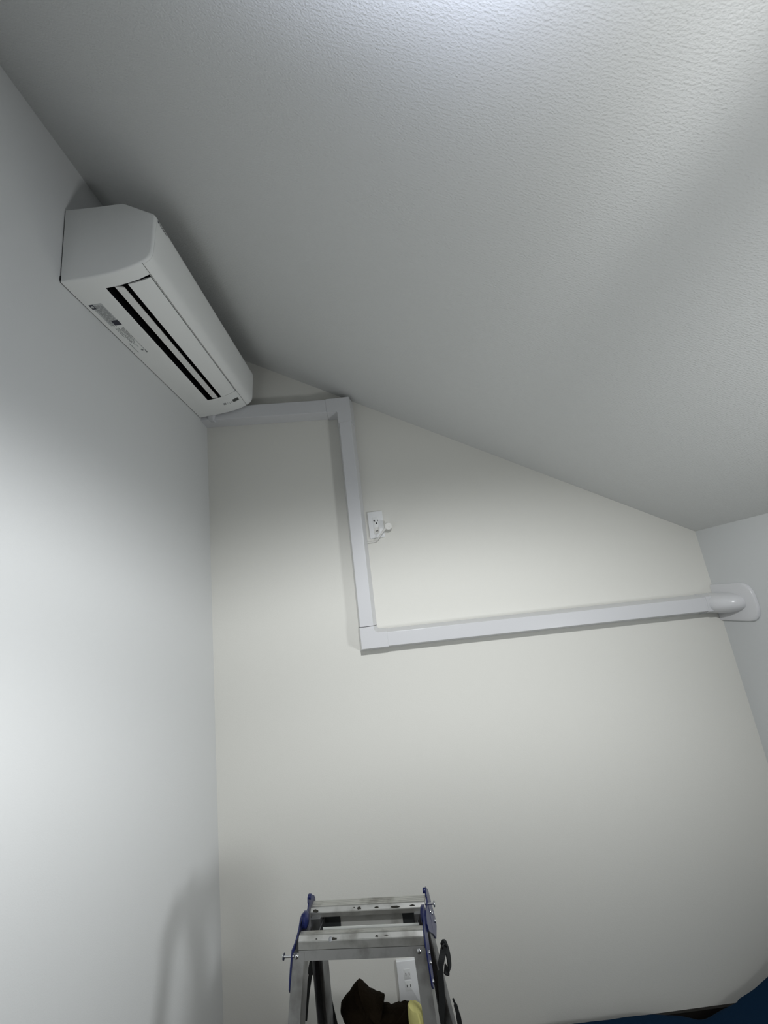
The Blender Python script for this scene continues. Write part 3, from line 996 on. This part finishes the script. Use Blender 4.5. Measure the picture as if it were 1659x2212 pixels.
ribbon(bm, pts, XD, [0.012] * 6 + [0.013] * 6 + [0.017] * 6 + [0.020] * 19, 0.003)
obj('band', bm, 'black_web', lsx)

# ------------------------------------------------------------------ brown cloth and yellow roll on the rear tread
from mathutils import noise
cloth_top = [(-0.1191, 0.4951), (-0.1165, 0.5089), (-0.1060, 0.5190), (-0.0930, 0.5299), (-0.0804, 0.5437), (-0.0665, 0.5525), (-0.0549, 0.5416), (-0.0478, 0.5345), (-0.0313, 0.5256), (-0.0200, 0.5195), (-0.011, 0.5174), (-0.0004, 0.5172),
             (0.0010, 0.5112), (-0.0060, 0.5030), (-0.0135, 0.4977), (-0.0061, 0.4939), (0.0059, 0.4973), (0.0188, 0.4942), (0.0300, 0.4958), (0.0421, 0.496), (0.0513, 0.4936), (0.0635, 0.4993), (0.0904, 0.492), (0.105, 0.480),
             (0.108, 0.440), (0.100, 0.4162), (0.040, 0.4160), (-0.030, 0.4160), (-0.075, 0.4162), (-0.098, 0.440), (-0.106, 0.462), (-0.114, 0.478)]
# resample the outline so the rim can ravel
def resample(poly, step):
    out = []
    n = len(poly)
    for i in range(n):
        a = Vector(poly[i]); b = Vector(poly[(i + 1) % n])
        m = max(1, int((b - a).length / step))
        for k in range(m):
            out.append(a + (b - a) * k / m)
    return out
rim = resample(cloth_top, 0.004)
cen = Vector((-0.02, 0.462))
bm = bmesh.new()
loops = []
for sv, sh in ((-0.030, 0.50), (-0.027, 0.74), (-0.019, 0.90), (-0.008, 0.985), (0.0, 1.0), (0.010, 0.97), (0.020, 0.86), (0.026, 0.60)):
    lp = []
    for q in rim:
        u_ = cen.x + (q.x - cen.x) * (sh if q.x < 0.09 else sh)
        z_ = cen.y + (q.y - cen.y) * sh
        fold = noise.noise(Vector((u_ * 34, sv * 20, z_ * 14))) * 0.010 + noise.noise(Vector((u_ * 90, 3.1, z_ * 60))) * 0.003
        edge = noise.noise(Vector((u_ * 240, 7.0, z_ * 240))) * 0.0018
        zz = max(z_ + (edge if z_ > 0.43 else 0), 0.4155)
        lp.append(ladder_pt(u_ + edge, 0.128 + sv + fold * (1 if abs(sv) > 0.004 else 0.4), zz))
    loops.append(lp)
base = ladder_pt(-0.02, 0.128, 0.4155)
rings(bm, [[p - base for p in lp] for lp in loops])
bmesh.ops.triangulate(bm, faces=[f for f in bm.faces if len(f.verts) > 4])
cl = obj('cloth', bm, 'brown', None, smooth=True, loc=base)
tag(cl, 'dark brown crumpled cloth bunched up inside the stepladder, below the upper rungs', 'cloth')

bm = bmesh.new()
base = ladder_pt(0.0985, 0.074, 0.4155)
loops = []
def roll_loop(z, r, tilt, du, dv):
    lp = []
    n = 30
    for i in range(n):
        a = 2 * math.pi * i / n
        rr = r * (1 + 0.07 * math.cos(2 * a + 0.6))
        if 1.9 < a < 2.3 or 5.05 < a < 5.40:
            rr *= 0.86                  # crease where the sheet laps over
        x, y = rr * math.cos(a), rr * math.sin(a)
        lp.append(Vector((x + du, y + dv, z - tilt * x)))
    return lp
zb0 = 0.0
rings(bm, [roll_loop(0.0, 0.0245, 0, -0.002, 0), roll_loop(0.02, 0.0258, 0, -0.002, 0), roll_loop(0.06, 0.0250, 0.05, -0.003, 0), roll_loop(0.095, 0.0222, 0.18, -0.005, 0), roll_loop(0.1165, 0.0192, 0.30, -0.007, 0), roll_loop(0.1215, 0.0165, 0.32, -0.0075, 0),
           roll_loop(0.1240, 0.0110, 0.33, -0.0080, 0), roll_loop(0.1250, 0.0040, 0.33, -0.0085, 0)])
yr = obj('foam_roll', bm, 'yellow', None, smooth=True, loc=base)
yr.rotation_euler = (0, 0, math.radians(-6.4))
tag(yr, 'pale yellow foam roll standing up inside the stepladder beside its right front leg', 'foam roll')

# ------------------------------------------------------------------ navy bedding on the floor in the right back corner
NX, NY = 74, 60
X0, X1, Y0, Y1 = 0.30, XR - 0.014, 0.45, 1.712
bm = bmesh.new()
def sstep(a, b, x):
    t = min(1, max(0, (x - a) / (b - a)))
    return t * t * (3 - 2 * t)
def bed_h(x, y):
    h = 0.114 - 0.010 * sstep(0.62, 0.75, x)
    h -= 0.023 * math.exp(-((x - 0.82) / 0.055) ** 2) * sstep(1.45, 1.70, y)
    h += 0.200 * sstep(0.885, 1.34, x) * sstep(0.9, 1.5, y)
    h += 0.010 * noise.noise(Vector((x * 7, y * 6, 1.3))) * (0.25 if y > 1.6 and x < 0.95 else 1)
    h += 0.004 * noise.noise(Vector((x * 22, y * 19, 4.3))) * (0.3 if y > 1.6 and x < 0.95 else 1)
    e = min(x - X0, X1 - x + 0.03, y - Y0, Y1 - y + 0.002)
    k = min(1, e / 0.030)
    h *= math.sqrt(max(0, 1 - (1 - max(k, 0)) ** 2)) * 0.97 + 0.03
    return max(h, 0.003)
grid = [[bm.verts.new((X0 + (X1 - X0) * i / NX, Y0 + (Y1 - Y0) * (1 - (1 - j / NY) ** 1.6), bed_h(X0 + (X1 - X0) * i / NX, Y0 + (Y1 - Y0) * (1 - (1 - j / NY) ** 1.6)))) for j in range(NY + 1)] for i in range(NX + 1)]
for i in range(NX):
    for j in range(NY):
        bm.faces.new((grid[i][j], grid[i + 1][j], grid[i + 1][j + 1], grid[i][j + 1]))
loop = [grid[i][0] for i in range(NX + 1)] + [grid[NX][j] for j in range(1, NY + 1)] + [grid[i][NY] for i in range(NX - 1, -1, -1)] + [grid[0][j] for j in range(NY - 1, 0, -1)]
low = [bm.verts.new((v.co.x, v.co.y, 0.0005)) for v in loop]
n = len(loop)
for i in range(n):
    bm.faces.new((loop[i], loop[(i + 1) % n], low[(i + 1) % n], low[i]))
bm.faces.new(list(reversed(low)))
bd = obj('bedding', bm, 'navy', None, smooth=True)
tag(bd, 'dark navy blue bedding lying on the floor in the right back corner', 'bedding')
